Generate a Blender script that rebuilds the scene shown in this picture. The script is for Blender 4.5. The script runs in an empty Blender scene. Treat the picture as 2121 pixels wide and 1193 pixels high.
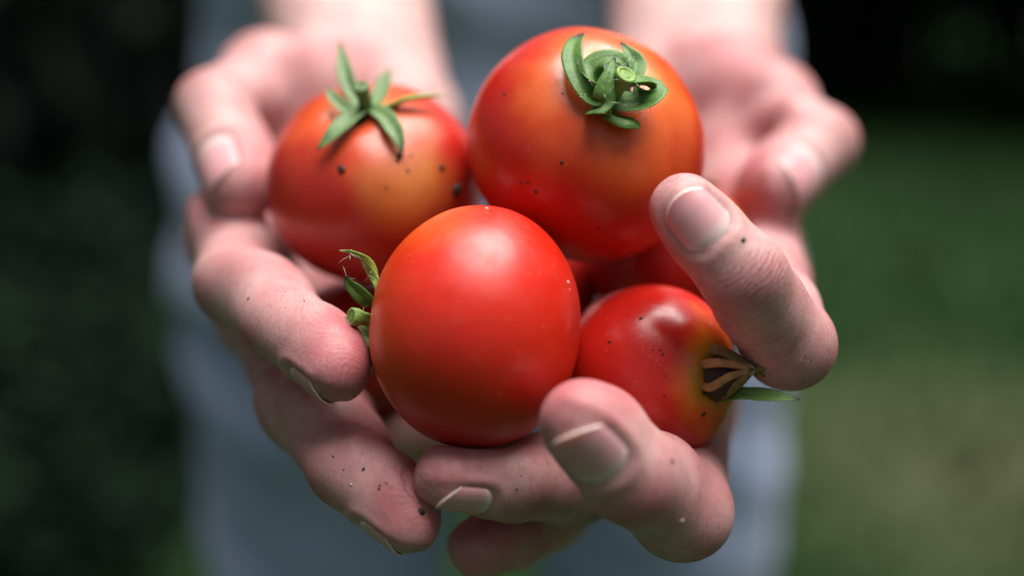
import bpy, math, random
import numpy as np
from mathutils import Matrix, Vector
from mathutils.bvhtree import BVHTree

random.seed(7)
RNG = np.random.default_rng(11)
sc = bpy.context.scene
COL = sc.collection

# ------------------------------------------------------------------ camera, world, sun, exposure
PITCH = math.radians(20.0)
CAM_H = 1.10
LENS = 40.0
IMG_W, IMG_H = 2121.0, 1193.0
FPX = IMG_W * LENS / 36.0
cam_data = bpy.data.cameras.new('camera')
cam = bpy.data.objects.new('camera', cam_data)
COL.objects.link(cam)
cam.location = (0, 0, CAM_H)
cam.rotation_euler = (math.radians(90) - PITCH, 0, 0)
cam_data.lens = LENS
cam_data.sensor_width = 36.0
cam_data.clip_start = 0.005
cam_data.clip_end = 400
cam_data.dof.use_dof = True
cam_data.dof.focus_distance = 0.2185
cam_data.dof.aperture_fstop = 3.2
sc.camera = cam

SUN_EL, SUN_AZ = math.radians(76), math.radians(60)     # azimuth from +Y (away from the camera) towards +X
world = bpy.data.worlds.new('World')
sc.world = world
world.use_nodes = True
wn, wl = world.node_tree.nodes, world.node_tree.links
wn.clear()
w_out = wn.new('ShaderNodeOutputWorld')
w_bg = wn.new('ShaderNodeBackground')
w_sky = wn.new('ShaderNodeTexSky')
w_sky.sky_type = 'NISHITA'
w_sky.sun_disc = False
w_sky.sun_elevation = SUN_EL
w_sky.sun_rotation = SUN_AZ
w_sky.air_density = 1.0
w_sky.dust_density = 6.0
w_sky.ozone_density = 1.0
w_hs = wn.new('ShaderNodeHueSaturation')
w_hs.inputs['Saturation'].default_value = 0.35
w_bg.inputs['Strength'].default_value = 0.05
wl.new(w_sky.outputs[0], w_hs.inputs['Color'])
wl.new(w_hs.outputs[0], w_bg.inputs['Color'])
wl.new(w_bg.outputs[0], w_out.inputs['Surface'])

sun_data = bpy.data.lights.new('sun', 'SUN')
sun_data.energy = 4.8
sun_data.angle = math.radians(50)
sun_data.color = (1.0, 0.97, 0.93)
sun = bpy.data.objects.new('sun', sun_data)
COL.objects.link(sun)
sun_dir = Vector((math.sin(SUN_AZ) * math.cos(SUN_EL), math.cos(SUN_AZ) * math.cos(SUN_EL), math.sin(SUN_EL)))
sun.rotation_euler = sun_dir.to_track_quat('Z', 'Y').to_euler()

sc.view_settings.view_transform = 'Standard'
sc.view_settings.look = 'None'
sc.view_settings.gamma = 1.0
sc.view_settings.exposure = 0.56
sc.view_settings.use_curve_mapping = False
sc.render.engine = 'CYCLES'
sc.cycles.use_denoising = True
sc.cycles.max_bounces = 8

# ------------------------------------------------------------------ coordinates
# Lens frame in millimetres: x right, y up, z away from the lens.  Everything near the hands is measured in it.
CP, SP = math.cos(PITCH), math.sin(PITCH)
def at(px, py, d):
    return np.array([(px - IMG_W / 2) * d / FPX, (IMG_H / 2 - py) * d / FPX, d], float)
def to_world(p):
    p = np.asarray(p, float)
    x, y, z = p[..., 0], p[..., 1], p[..., 2]
    return np.stack([x, z * CP + y * SP, CAM_H * 1000 - z * SP + y * CP], -1) / 1000.0
def dir_world(v):
    v = np.asarray(v, float)
    return np.array([v[0], v[2] * CP + v[1] * SP, -v[2] * SP + v[1] * CP])
def to_lens(w):
    w = np.asarray(w, float) * 1000.0
    X, Y, Z = w[..., 0], w[..., 1], w[..., 2] - CAM_H * 1000
    return np.stack([X, Y * SP + Z * CP, Y * CP - Z * SP], -1)
def unit(v):
    v = np.asarray(v, float)
    return v / np.linalg.norm(v)

# ------------------------------------------------------------------ materials
def new_mat(name):
    m = bpy.data.materials.new(name)
    m.use_nodes = True
    n = m.node_tree.nodes
    bs = n['Principled BSDF']
    return m, n, m.node_tree.links, bs
def N(n, t, **kw):
    x = n.new(t)
    for k, v in kw.items():
        if k in x.inputs: x.inputs[k].default_value = v
        else: setattr(x, k, v)
    return x
def rgb(c): return (c[0], c[1], c[2], 1.0)
def math_n(n, l, op, a, b=None, clamp=False):
    x = n.new('ShaderNodeMath'); x.operation = op; x.use_clamp = clamp
    for i, v in enumerate((a, b)):
        if v is None: continue
        if hasattr(v, 'links') or hasattr(v, 'is_linked'): l.new(v, x.inputs[i])
        else: x.inputs[i].default_value = v
    return x.outputs[0]
def mix_c(n, l, fac, a, b, mode='MIX'):
    x = n.new('ShaderNodeMix'); x.data_type = 'RGBA'; x.blend_type = mode
    for s, v in ((x.inputs[0], fac), (x.inputs[6], a), (x.inputs[7], b)):
        if hasattr(v, 'is_linked'): l.new(v, s)
        elif isinstance(v, (int, float)): s.default_value = v
        else: s.default_value = rgb(v)
    return x.outputs[2]
def ramp(n, l, fac, stops, interp='LINEAR'):
    r = n.new('ShaderNodeValToRGB')
    r.color_ramp.interpolation = interp
    e = r.color_ramp.elements
    while len(e) < len(stops): e.new(0.5)
    for el, (p, c) in zip(e, stops):
        el.position = p
        el.color = rgb(c) if not isinstance(c, (int, float)) else (c, c, c, 1)
    l.new(fac, r.inputs[0])
    return r.outputs[0]
def smooth_range(n, l, v, a, b, lo=0.0, hi=1.0):
    x = n.new('ShaderNodeMapRange'); x.interpolation_type = 'SMOOTHSTEP'
    l.new(v, x.inputs[0])
    x.inputs[1].default_value = a; x.inputs[2].default_value = b
    x.inputs[3].default_value = lo; x.inputs[4].default_value = hi
    return x.outputs[0]
def noise(n, l, vec, scale, detail=3, rough=0.55, dist=0.0):
    x = n.new('ShaderNodeTexNoise')
    x.inputs['Scale'].default_value = scale; x.inputs['Detail'].default_value = detail
    x.inputs['Roughness'].default_value = rough; x.inputs['Distortion'].default_value = dist
    l.new(vec, x.inputs['Vector'])
    return x.outputs[0]

def skin_material():
    m, n, l, bs = new_mat('skin')
    tc = n.new('ShaderNodeTexCoord').outputs['Object']
    def attr(nm):
        a = n.new('ShaderNodeAttribute'); a.attribute_name = nm
        return a.outputs['Fac']
    flush, along, crease, ridge, pad = attr('flush'), attr('along'), attr('crease'), attr('ridge'), attr('pad')
    n1 = noise(n, l, tc, 90, 4); n2 = noise(n, l, tc, 420, 4)
    base = mix_c(n, l, smooth_range(n, l, n1, 0.35, 0.68), (0.55, 0.368, 0.345), (0.47, 0.268, 0.252))
    base = mix_c(n, l, math_n(n, l, 'MULTIPLY', flush, smooth_range(n, l, n1, 0.15, 0.65, 0.55, 1.0), True), base, (0.44, 0.100, 0.120))
    base = mix_c(n, l, smooth_range(n, l, n2, 0.48, 0.72, 0.0, 0.45), base, (0.37, 0.155, 0.145))
    # soil rubbed into the skin: small grey-brown smudges
    n3 = noise(n, l, tc, 150, 6, 0.7)
    base = mix_c(n, l, smooth_range(n, l, n3, 0.57, 0.80, 0.0, 0.55), base, (0.20, 0.115, 0.09))
    # knuckle folds: thin irregular lines across the finger
    nw = noise(n, l, tc, 260, 3, 0.6)
    ph = math_n(n, l, 'ADD', along, math_n(n, l, 'MULTIPLY', nw, 2.2))
    folds = math_n(n, l, 'SINE', math_n(n, l, 'MULTIPLY', ph, 6.5))
    folds = math_n(n, l, 'POWER', math_n(n, l, 'MULTIPLY', math_n(n, l, 'ADD', folds, 1.0), 0.5), 5.0)
    folds = math_n(n, l, 'MULTIPLY', folds, crease)
    base = mix_c(n, l, math_n(n, l, 'MULTIPLY', folds, 0.34, True), base, (0.27, 0.11, 0.10))
    rd = math_n(n, l, 'SINE', math_n(n, l, 'MULTIPLY', ridge, 2 * math.pi / 0.56))
    rd = math_n(n, l, 'MULTIPLY', rd, pad)
    base = mix_c(n, l, math_n(n, l, 'MULTIPLY', math_n(n, l, 'MAXIMUM', rd, 0.0), 0.16, True), base, (0.40, 0.2, 0.18))
    l.new(base, bs.inputs['Base Color'])
    vor = n.new('ShaderNodeTexVoronoi'); vor.feature = 'DISTANCE_TO_EDGE'; vor.inputs['Scale'].default_value = 900
    l.new(tc, vor.inputs['Vector'])
    cells = smooth_range(n, l, vor.outputs['Distance'], 0.0, 0.25)
    h = math_n(n, l, 'ADD', math_n(n, l, 'MULTIPLY', cells, 0.035), math_n(n, l, 'MULTIPLY', folds, -0.30))
    h = math_n(n, l, 'ADD', h, math_n(n, l, 'MULTIPLY', rd, 0.035))
    h = math_n(n, l, 'ADD', h, math_n(n, l, 'MULTIPLY', n2, 0.12))
    # fine criss-cross lines of the skin, stretched across the finger
    cb = n.new('ShaderNodeCombineXYZ'); l.new(along, cb.inputs[0])
    mp = n.new('ShaderNodeVectorMath'); mp.operation = 'MULTIPLY_ADD'; l.new(tc, mp.inputs[0]); mp.inputs[1].default_value = (160, 160, 160); l.new(cb.outputs[0], mp.inputs[2])
    v2 = n.new('ShaderNodeTexVoronoi'); v2.feature = 'DISTANCE_TO_EDGE'; v2.inputs['Scale'].default_value = 1.5; l.new(mp.outputs[0], v2.inputs['Vector'])
    lines = smooth_range(n, l, v2.outputs['Distance'], 0.0, 0.10)
    h = math_n(n, l, 'ADD', h, math_n(n, l, 'MULTIPLY', lines, 0.06))
    bp = n.new('ShaderNodeBump'); bp.inputs['Strength'].default_value = 0.75; bp.inputs['Distance'].default_value = 0.0006
    l.new(h, bp.inputs['Height']); l.new(bp.outputs[0], bs.inputs['Normal'])
    l.new(smooth_range(n, l, n2, 0.3, 0.7, 0.42, 0.6), bs.inputs['Roughness'])
    bs.inputs['Subsurface Weight'].default_value = 0.55
    bs.inputs['Subsurface Radius'].default_value = (1.0, 0.38, 0.22)
    bs.inputs['Subsurface Scale'].default_value = 0.0032
    bs.inputs['Specular IOR Level'].default_value = 0.42
    return m

def nail_material():
    m, n, l, bs = new_mat('fingernail')
    tc = n.new('ShaderNodeTexCoord').outputs['Object']
    a = n.new('ShaderNodeAttribute'); a.attribute_name = 'nail_u'
    u = a.outputs['Fac']
    u = math_n(n, l, 'ADD', u, math_n(n, l, 'MULTIPLY', math_n(n, l, 'SUBTRACT', noise(n, l, tc, 300, 2), 0.5), 0.05))
    c = ramp(n, l, u, [(0.0, (0.80, 0.58, 0.56)), (0.14, (0.78, 0.54, 0.52)), (0.28, (0.70, 0.36, 0.37)), (0.84, (0.68, 0.31, 0.33)), (0.95, (0.62, 0.25, 0.27)), (0.98, (0.76, 0.58, 0.53)), (1.0, (0.78, 0.63, 0.58))])
    l.new(c, bs.inputs['Base Color'])
    b = n.new('ShaderNodeAttribute'); b.attribute_name = 'nail_v'
    st = math_n(n, l, 'SINE', math_n(n, l, 'MULTIPLY', b.outputs['Fac'], 55.0))
    bp = n.new('ShaderNodeBump'); bp.inputs['Strength'].default_value = 0.03; bp.inputs['Distance'].default_value = 0.0001
    l.new(st, bp.inputs['Height']); l.new(bp.outputs[0], bs.inputs['Normal'])
    bs.inputs['Roughness'].default_value = 0.30
    bs.inputs['Subsurface Weight'].default_value = 0.35
    bs.inputs['Subsurface Radius'].default_value = (1.0, 0.5, 0.4)
    bs.inputs['Subsurface Scale'].default_value = 0.0015
    return m

def tomato_material(name, red, orange, yellow, o0, o1, y0, y1, patches=(), rough=0.3):
    """o0..o1 / y0..y1: range along the stem axis (1 = at the stem) where skin goes orange, then yellow."""
    m, n, l, bs = new_mat(name)
    tc = n.new('ShaderNodeTexCoord').outputs['Object']
    vm = n.new('ShaderNodeVectorMath'); vm.operation = 'NORMALIZE'; l.new(tc, vm.inputs[0])
    nd = vm.outputs[0]
    sep = n.new('ShaderNodeSeparateXYZ'); l.new(nd, sep.inputs[0])
    n1 = noise(n, l, tc, 55, 3, 0.5); n2 = noise(n, l, tc, 260, 4, 0.6)
    ax = math_n(n, l, 'ADD', sep.outputs['Z'], math_n(n, l, 'MULTIPLY', math_n(n, l, 'SUBTRACT', n1, 0.5), 0.9))
    ax = math_n(n, l, 'ADD', ax, math_n(n, l, 'MULTIPLY', math_n(n, l, 'SUBTRACT', n2, 0.5), 0.12))
    c = mix_c(n, l, smooth_range(n, l, ax, o0, o1), red, orange)
    c = mix_c(n, l, smooth_range(n, l, ax, y0, y1), c, yellow)
    for (d, cosr0, cosr1, colr) in patches:
        dn = n.new('ShaderNodeVectorMath'); dn.operation = 'DOT_PRODUCT'; l.new(nd, dn.inputs[0]); dn.inputs[1].default_value = d
        v = math_n(n, l, 'ADD', dn.outputs['Value'], math_n(n, l, 'MULTIPLY', math_n(n, l, 'SUBTRACT', n1, 0.5), 0.25))
        c = mix_c(n, l, smooth_range(n, l, v, cosr0, cosr1), c, colr)
    # pale pin-point lenticels
    vor = n.new('ShaderNodeTexVoronoi'); vor.inputs['Scale'].default_value = 700; l.new(tc, vor.inputs['Vector'])
    dots = smooth_range(n, l, vor.outputs['Distance'], 0.10, 0.22, 0.35, 0.0)
    dots = math_n(n, l, 'MULTIPLY', dots, smooth_range(n, l, n2, 0.5, 0.62))
    c = mix_c(n, l, dots, c, (0.75, 0.30, 0.12))
    c = mix_c(n, l, smooth_range(n, l, n2, 0.35, 0.7, 0.0, 0.18), c, (red[0] * 0.75, red[1] * 0.6, red[2] * 0.6))
    # dried mud film, thin and patchy
    c = mix_c(n, l, smooth_range(n, l, noise(n, l, tc, 140, 8, 0.72), 0.60, 0.80, 0.0, 0.5), c, (0.20, 0.085, 0.04))
    l.new(c, bs.inputs['Base Color'])
    # water-dulled and rubbed patches
    rr = smooth_range(n, l, noise(n, l, tc, 120, 5, 0.65), 0.35, 0.7, rough - 0.05, rough + 0.12)
    l.new(rr, bs.inputs['Roughness'])
    bp = n.new('ShaderNodeBump'); bp.inputs['Strength'].default_value = 0.35; bp.inputs['Distance'].default_value = 0.0005
    hh = math_n(n, l, 'ADD', math_n(n, l, 'MULTIPLY', n2, 0.4), math_n(n, l, 'MULTIPLY', n1, 1.2))
    l.new(hh, bp.inputs['Height']); l.new(bp.outputs[0], bs.inputs['Normal'])
    bs.inputs['Subsurface Weight'].default_value = 0.18
    bs.inputs['Subsurface Radius'].default_value = (1.0, 0.25, 0.08)
    bs.inputs['Subsurface Scale'].default_value = 0.004
    bs.inputs['Specular IOR Level'].default_value = 0.5
    bs.inputs['Coat Weight'].default_value = 0.08
    bs.inputs['Coat Roughness'].default_value = 0.30
    return m

def leaf_material(name, c0, c1, tip=None, scale=400, rough=0.55, trans=0.15):
    m, n, l, bs = new_mat(name)
    tc = n.new('ShaderNodeTexCoord').outputs['Object']
    c = mix_c(n, l, smooth_range(n, l, noise(n, l, tc, scale, 4, 0.6), 0.3, 0.7), c0, c1)
    if tip:
        a = n.new('ShaderNodeAttribute'); a.attribute_name = 'tipness'
        c = mix_c(n, l, smooth_range(n, l, a.outputs['Fac'], 0.86, 0.97), c, tip)
    l.new(c, bs.inputs['Base Color'])
    bs.inputs['Roughness'].default_value = rough
    if rough >= 0.9: bs.inputs['Specular IOR Level'].default_value = 0.08
    bs.inputs['Subsurface Weight'].default_value = trans
    bs.inputs['Subsurface Radius'].default_value = (0.4, 1.0, 0.2)
    bs.inputs['Subsurface Scale'].default_value = 0.001
    bp = n.new('ShaderNodeBump'); bp.inputs['Strength'].default_value = 0.5; bp.inputs['Distance'].default_value = 0.0003
    l.new(noise(n, l, tc, scale * 3, 4), bp.inputs['Height']); l.new(bp.outputs[0], bs.inputs['Normal'])
    return m

def plain_material(name, c0, c1, scale, rough=0.7, bump=0.3, bdist=0.001, det=5):
    m, n, l, bs = new_mat(name)
    tc = n.new('ShaderNodeTexCoord').outputs['Object']
    nz = noise(n, l, tc, scale, det, 0.6)
    l.new(mix_c(n, l, smooth_range(n, l, nz, 0.3, 0.7), c0, c1), bs.inputs['Base Color'])
    bs.inputs['Roughness'].default_value = rough
    bp = n.new('ShaderNodeBump'); bp.inputs['Strength'].default_value = bump; bp.inputs['Distance'].default_value = bdist
    l.new(nz, bp.inputs['Height']); l.new(bp.outputs[0], bs.inputs['Normal'])
    return m

def cloth_material(name, c0, c1):
    m, n, l, bs = new_mat(name)
    tc = n.new('ShaderNodeTexCoord').outputs['Object']
    wv = n.new('ShaderNodeTexWave'); wv.bands_direction = 'DIAGONAL'
    wv.inputs['Scale'].default_value = 260; wv.inputs['Distortion'].default_value = 1.5
    l.new(tc, wv.inputs['Vector'])
    nz = noise(n, l, tc, 14, 6, 0.65)
    c = mix_c(n, l, smooth_range(n, l, nz, 0.3, 0.7), c0, c1)
    c = mix_c(n, l, math_n(n, l, 'MULTIPLY', wv.outputs['Fac'], 0.25), c, (0.45, 0.5, 0.58))
    l.new(c, bs.inputs['Base Color'])
    bs.inputs['Roughness'].default_value = 0.9
    bs.inputs['Sheen Weight'].default_value = 0.2
    bp = n.new('ShaderNodeBump'); bp.inputs['Strength'].default_value = 0.3; bp.inputs['Distance'].default_value = 0.001
    l.new(wv.outputs['Fac'], bp.inputs['Height']); l.new(bp.outputs[0], bs.inputs['Normal'])
    return m

MAT = {}
MAT['skin'] = skin_material()
MAT['nail'] = nail_material()
MAT['sepal'] = leaf_material('sepal_green', (0.060, 0.150, 0.022), (0.105, 0.215, 0.040), (0.02, 0.015, 0.012))
MAT['sepal_light'] = leaf_material('sepal_yellow_green', (0.16, 0.24, 0.035), (0.22, 0.30, 0.05), (0.6, 0.6, 0.45))
MAT['sepal_grey'] = leaf_material('sepal_grey_green', (0.085, 0.16, 0.05), (0.13, 0.22, 0.07), (0.05, 0.04, 0.02))
MAT['sepal_dry'] = leaf_material('sepal_dry_brown', (0.46, 0.26, 0.10), (0.30, 0.155, 0.06), (0.1, 0.06, 0.03), 500, 0.75, 0.05)
MAT['sepal_olive'] = leaf_material('sepal_dry_olive', (0.20, 0.14, 0.03), (0.11, 0.10, 0.03), (0.5, 0.45, 0.3), 500, 0.6, 0.05)
MAT['calyx_dark'] = leaf_material('calyx_hub', (0.018, 0.035, 0.012), (0.03, 0.06, 0.02))
MAT['calyx_black'] = leaf_material('calyx_dried_hub', (0.020, 0.014, 0.010), (0.05, 0.035, 0.018), None, 600, 0.8, 0.0)
MAT['stem'] = leaf_material('stem_green', (0.17, 0.30, 0.055), (0.24, 0.38, 0.09), None, 900)
MAT['hair'] = plain_material('plant_hair', (0.6, 0.6, 0.5), (0.5, 0.5, 0.42), 100)
MAT['soil'] = plain_material('soil_speck', (0.012, 0.009, 0.007), (0.03, 0.02, 0.015), 900)
MAT['shirt'] = cloth_material('blue_shirt_cloth', (0.36, 0.44, 0.68), (0.42, 0.50, 0.74))
MAT['jeans'] = cloth_material('blue_denim', (0.29, 0.355, 0.58), (0.35, 0.42, 0.65))

# ------------------------------------------------------------------ mesh helpers
def outward(V, Q):
    a, b, c, d = (V[Q[:, i]] for i in range(4)); o = V.mean(0)
    vol = np.einsum('ij,ij->i', a - o, np.cross(b - o, c - o)).sum() + np.einsum('ij,ij->i', a - o, np.cross(c - o, d - o)).sum()
    return Q if vol > 0 else Q[:, ::-1]
def mesh_from(name, verts, faces, mat, smooth=True):
    me = bpy.data.meshes.new(name)
    VV = np.asarray([tuple(v) for v in verts], float)
    F3 = np.array([(f[0], f[1], f[2], f[2] if len(f) == 3 else f[3]) for f in faces])
    if outward(VV, F3) is not F3: faces = [tuple(f)[::-1] for f in faces]
    me.from_pydata([tuple(map(float, v)) for v in verts], [], [tuple(int(i) for i in f) for f in faces])
    me.update()
    if smooth: me.polygons.foreach_set('use_smooth', np.ones(len(me.polygons), bool))
    if mat: me.materials.append(mat)
    return me
def mesh_np(name, verts, quads, mat):
    me = bpy.data.meshes.new(name)
    verts = np.asarray(verts, float); quads = outward(verts, np.asarray(quads))
    nv, nq = len(verts), len(quads)
    me.vertices.add(nv); me.vertices.foreach_set('co', np.asarray(verts, np.float32).ravel())
    me.loops.add(nq * 4); me.loops.foreach_set('vertex_index', np.asarray(quads, np.int32).ravel())
    me.polygons.add(nq)
    me.polygons.foreach_set('loop_start', np.arange(0, nq * 4, 4, dtype=np.int32))
    me.polygons.foreach_set('loop_total', np.full(nq, 4, np.int32))
    me.polygons.foreach_set('use_smooth', np.ones(nq, bool))
    me.update(calc_edges=True); me.validate()
    if mat: me.materials.append(mat)
    return me
def set_attr(me, name, vals):
    a = me.attributes.new(name, 'FLOAT', 'POINT')
    a.data.foreach_set('value', np.asarray(vals, np.float32))
def empty(name, M=None):
    o = bpy.data.objects.new(name, None); COL.objects.link(o)
    o.empty_display_size = 0.02
    if M is not None: o.matrix_world = M
    return o
def part(name, me, parent):
    o = bpy.data.objects.new(name, me); COL.objects.link(o); o.parent = parent
    return o
def tag(o, label=None, cat=None, group=None, kind=None):
    if label: o['label'] = label
    if cat: o['category'] = cat
    if group: o['group'] = group
    if kind: o['kind'] = kind
    return o

# ------------------------------------------------------------------ signed-distance toolkit (numpy)
def smin(a, b, k):
    h = np.clip(0.5 + 0.5 * (b - a) / k, 0, 1)
    return b + (a - b) * h - k * h * (1 - h)
def sd_cone(P, a, b, ra, rb):
    """rounded cone from a to b"""
    ba = b - a; L2 = float(ba @ ba); L = math.sqrt(L2)
    x, y, z = P[0] - a[0], P[1] - a[1], P[2] - a[2]
    t = (x * ba[0] + y * ba[1] + z * ba[2]) / L2
    t = np.clip(t, 0, 1)
    dx, dy, dz = x - ba[0] * t, y - ba[1] * t, z - ba[2] * t
    return np.sqrt(dx * dx + dy * dy + dz * dz) - (ra + (rb - ra) * t)
def sd_ell(P, c, ax, r):
    """ellipsoid, ax = 3 unit axes, r = 3 radii"""
    x, y, z = P[0] - c[0], P[1] - c[1], P[2] - c[2]
    q = [(x * A[0] + y * A[1] + z * A[2]) for A in ax]
    k0 = np.sqrt((q[0] / r[0]) ** 2 + (q[1] / r[1]) ** 2 + (q[2] / r[2]) ** 2)
    k1 = np.sqrt((q[0] / r[0] ** 2) ** 2 + (q[1] / r[1] ** 2) ** 2 + (q[2] / r[2] ** 2) ** 2)
    return k0 * (k0 - 1) / np.maximum(k1, 1e-6)

class Grid:
    def __init__(s, lo, hi, h):
        s.lo, s.h = np.asarray(lo, float), h
        s.n = np.ceil((np.asarray(hi) - s.lo) / h).astype(int) + 1
        s.ax = [(s.lo[i] + h * np.arange(s.n[i])).astype(np.float32) for i in range(3)]
        s.d = np.full(s.n, 60.0, np.float32)
    def box(s, lo, hi):
        i0 = np.clip(np.floor((np.asarray(lo) - s.lo) / s.h).astype(int), 0, s.n)
        i1 = np.clip(np.ceil((np.asarray(hi) - s.lo) / s.h).astype(int) + 1, 0, s.n)
        sl = tuple(slice(a, b) for a, b in zip(i0, i1))
        P = (s.ax[0][sl[0]][:, None, None], s.ax[1][sl[1]][None, :, None], s.ax[2][sl[2]][None, None, :])
        return sl, P

def surface_nets(d, lo, h):
    """naive surface nets; returns vertices and quads"""
    S = d < 0
    n = np.array(d.shape)
    c8 = [(i, j, k) for i in (0, 1) for j in (0, 1) for k in (0, 1)]
    def sh(A, o): return A[o[0]:n[0] - 1 + o[0], o[1]:n[1] - 1 + o[1], o[2]:n[2] - 1 + o[2]]
    cnt = np.zeros(n - 1, np.int8)
    for o in c8: cnt += sh(S, o)
    cell = (cnt > 0) & (cnt < 8)
    idx = np.argwhere(cell)
    vid = np.full(n - 1, -1, np.int32)
    vid[cell] = np.arange(len(idx))
    val = {o: d[idx[:, 0] + o[0], idx[:, 1] + o[1], idx[:, 2] + o[2]] for o in c8}
    acc = np.zeros((len(idx), 3)); num = np.zeros(len(idx))
    for o in c8:
        for a in range(3):
            if o[a] == 0:
                p = list(o); p[a] = 1; p = tuple(p)
                v0, v1 = val[o], val[p]
                x = (v0 < 0) != (v1 < 0)
                t = np.where(x, v0 / np.where(x, v0 - v1, 1), 0)
                pos = np.array(o, float)[None].repeat(len(idx), 0); pos[:, a] = t
                acc[x] += pos[x]; num[x] += 1
    V = lo + h * (idx + acc / num[:, None])
    Q = []
    for a in range(3):
        b, c = (a + 1) % 3, (a + 2) % 3
        s0 = [slice(None)] * 3; s1 = [slice(None)] * 3
        s0[a] = slice(0, n[a] - 1); s1[a] = slice(1, n[a])
        e = S[tuple(s0)] != S[tuple(s1)]
        f = S[tuple(s0)]
        E = np.argwhere(e)
        ok = (E[:, b] > 0) & (E[:, c] > 0) & (E[:, b] < n[b] - 1) & (E[:, c] < n[c] - 1)
        E = E[ok]
        fl = f[E[:, 0], E[:, 1], E[:, 2]]
        def g(db, dc):
            q = E.copy(); q[:, b] -= db; q[:, c] -= dc
            return vid[q[:, 0], q[:, 1], q[:, 2]]
        quad = np.stack([g(1, 1), g(0, 1), g(0, 0), g(1, 0)], 1)
        quad[~fl] = quad[~fl][:, ::-1]
        Q.append(quad)
    return V, np.concatenate(Q)

def relax(V, Q, it=2, lam=0.5):
    e = np.concatenate([Q[:, [0, 1]], Q[:, [1, 2]], Q[:, [2, 3]], Q[:, [3, 0]]])
    for _ in range(it):
        s = np.zeros_like(V); c = np.zeros(len(V))
        for a, b in ((0, 1), (1, 0)):
            for k in range(3): s[:, k] += np.bincount(e[:, a], V[e[:, b], k], len(V))
            c += np.bincount(e[:, a], minlength=len(V))
        V = V + lam * (s / np.maximum(c, 1)[:, None] - V)
    return V

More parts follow.
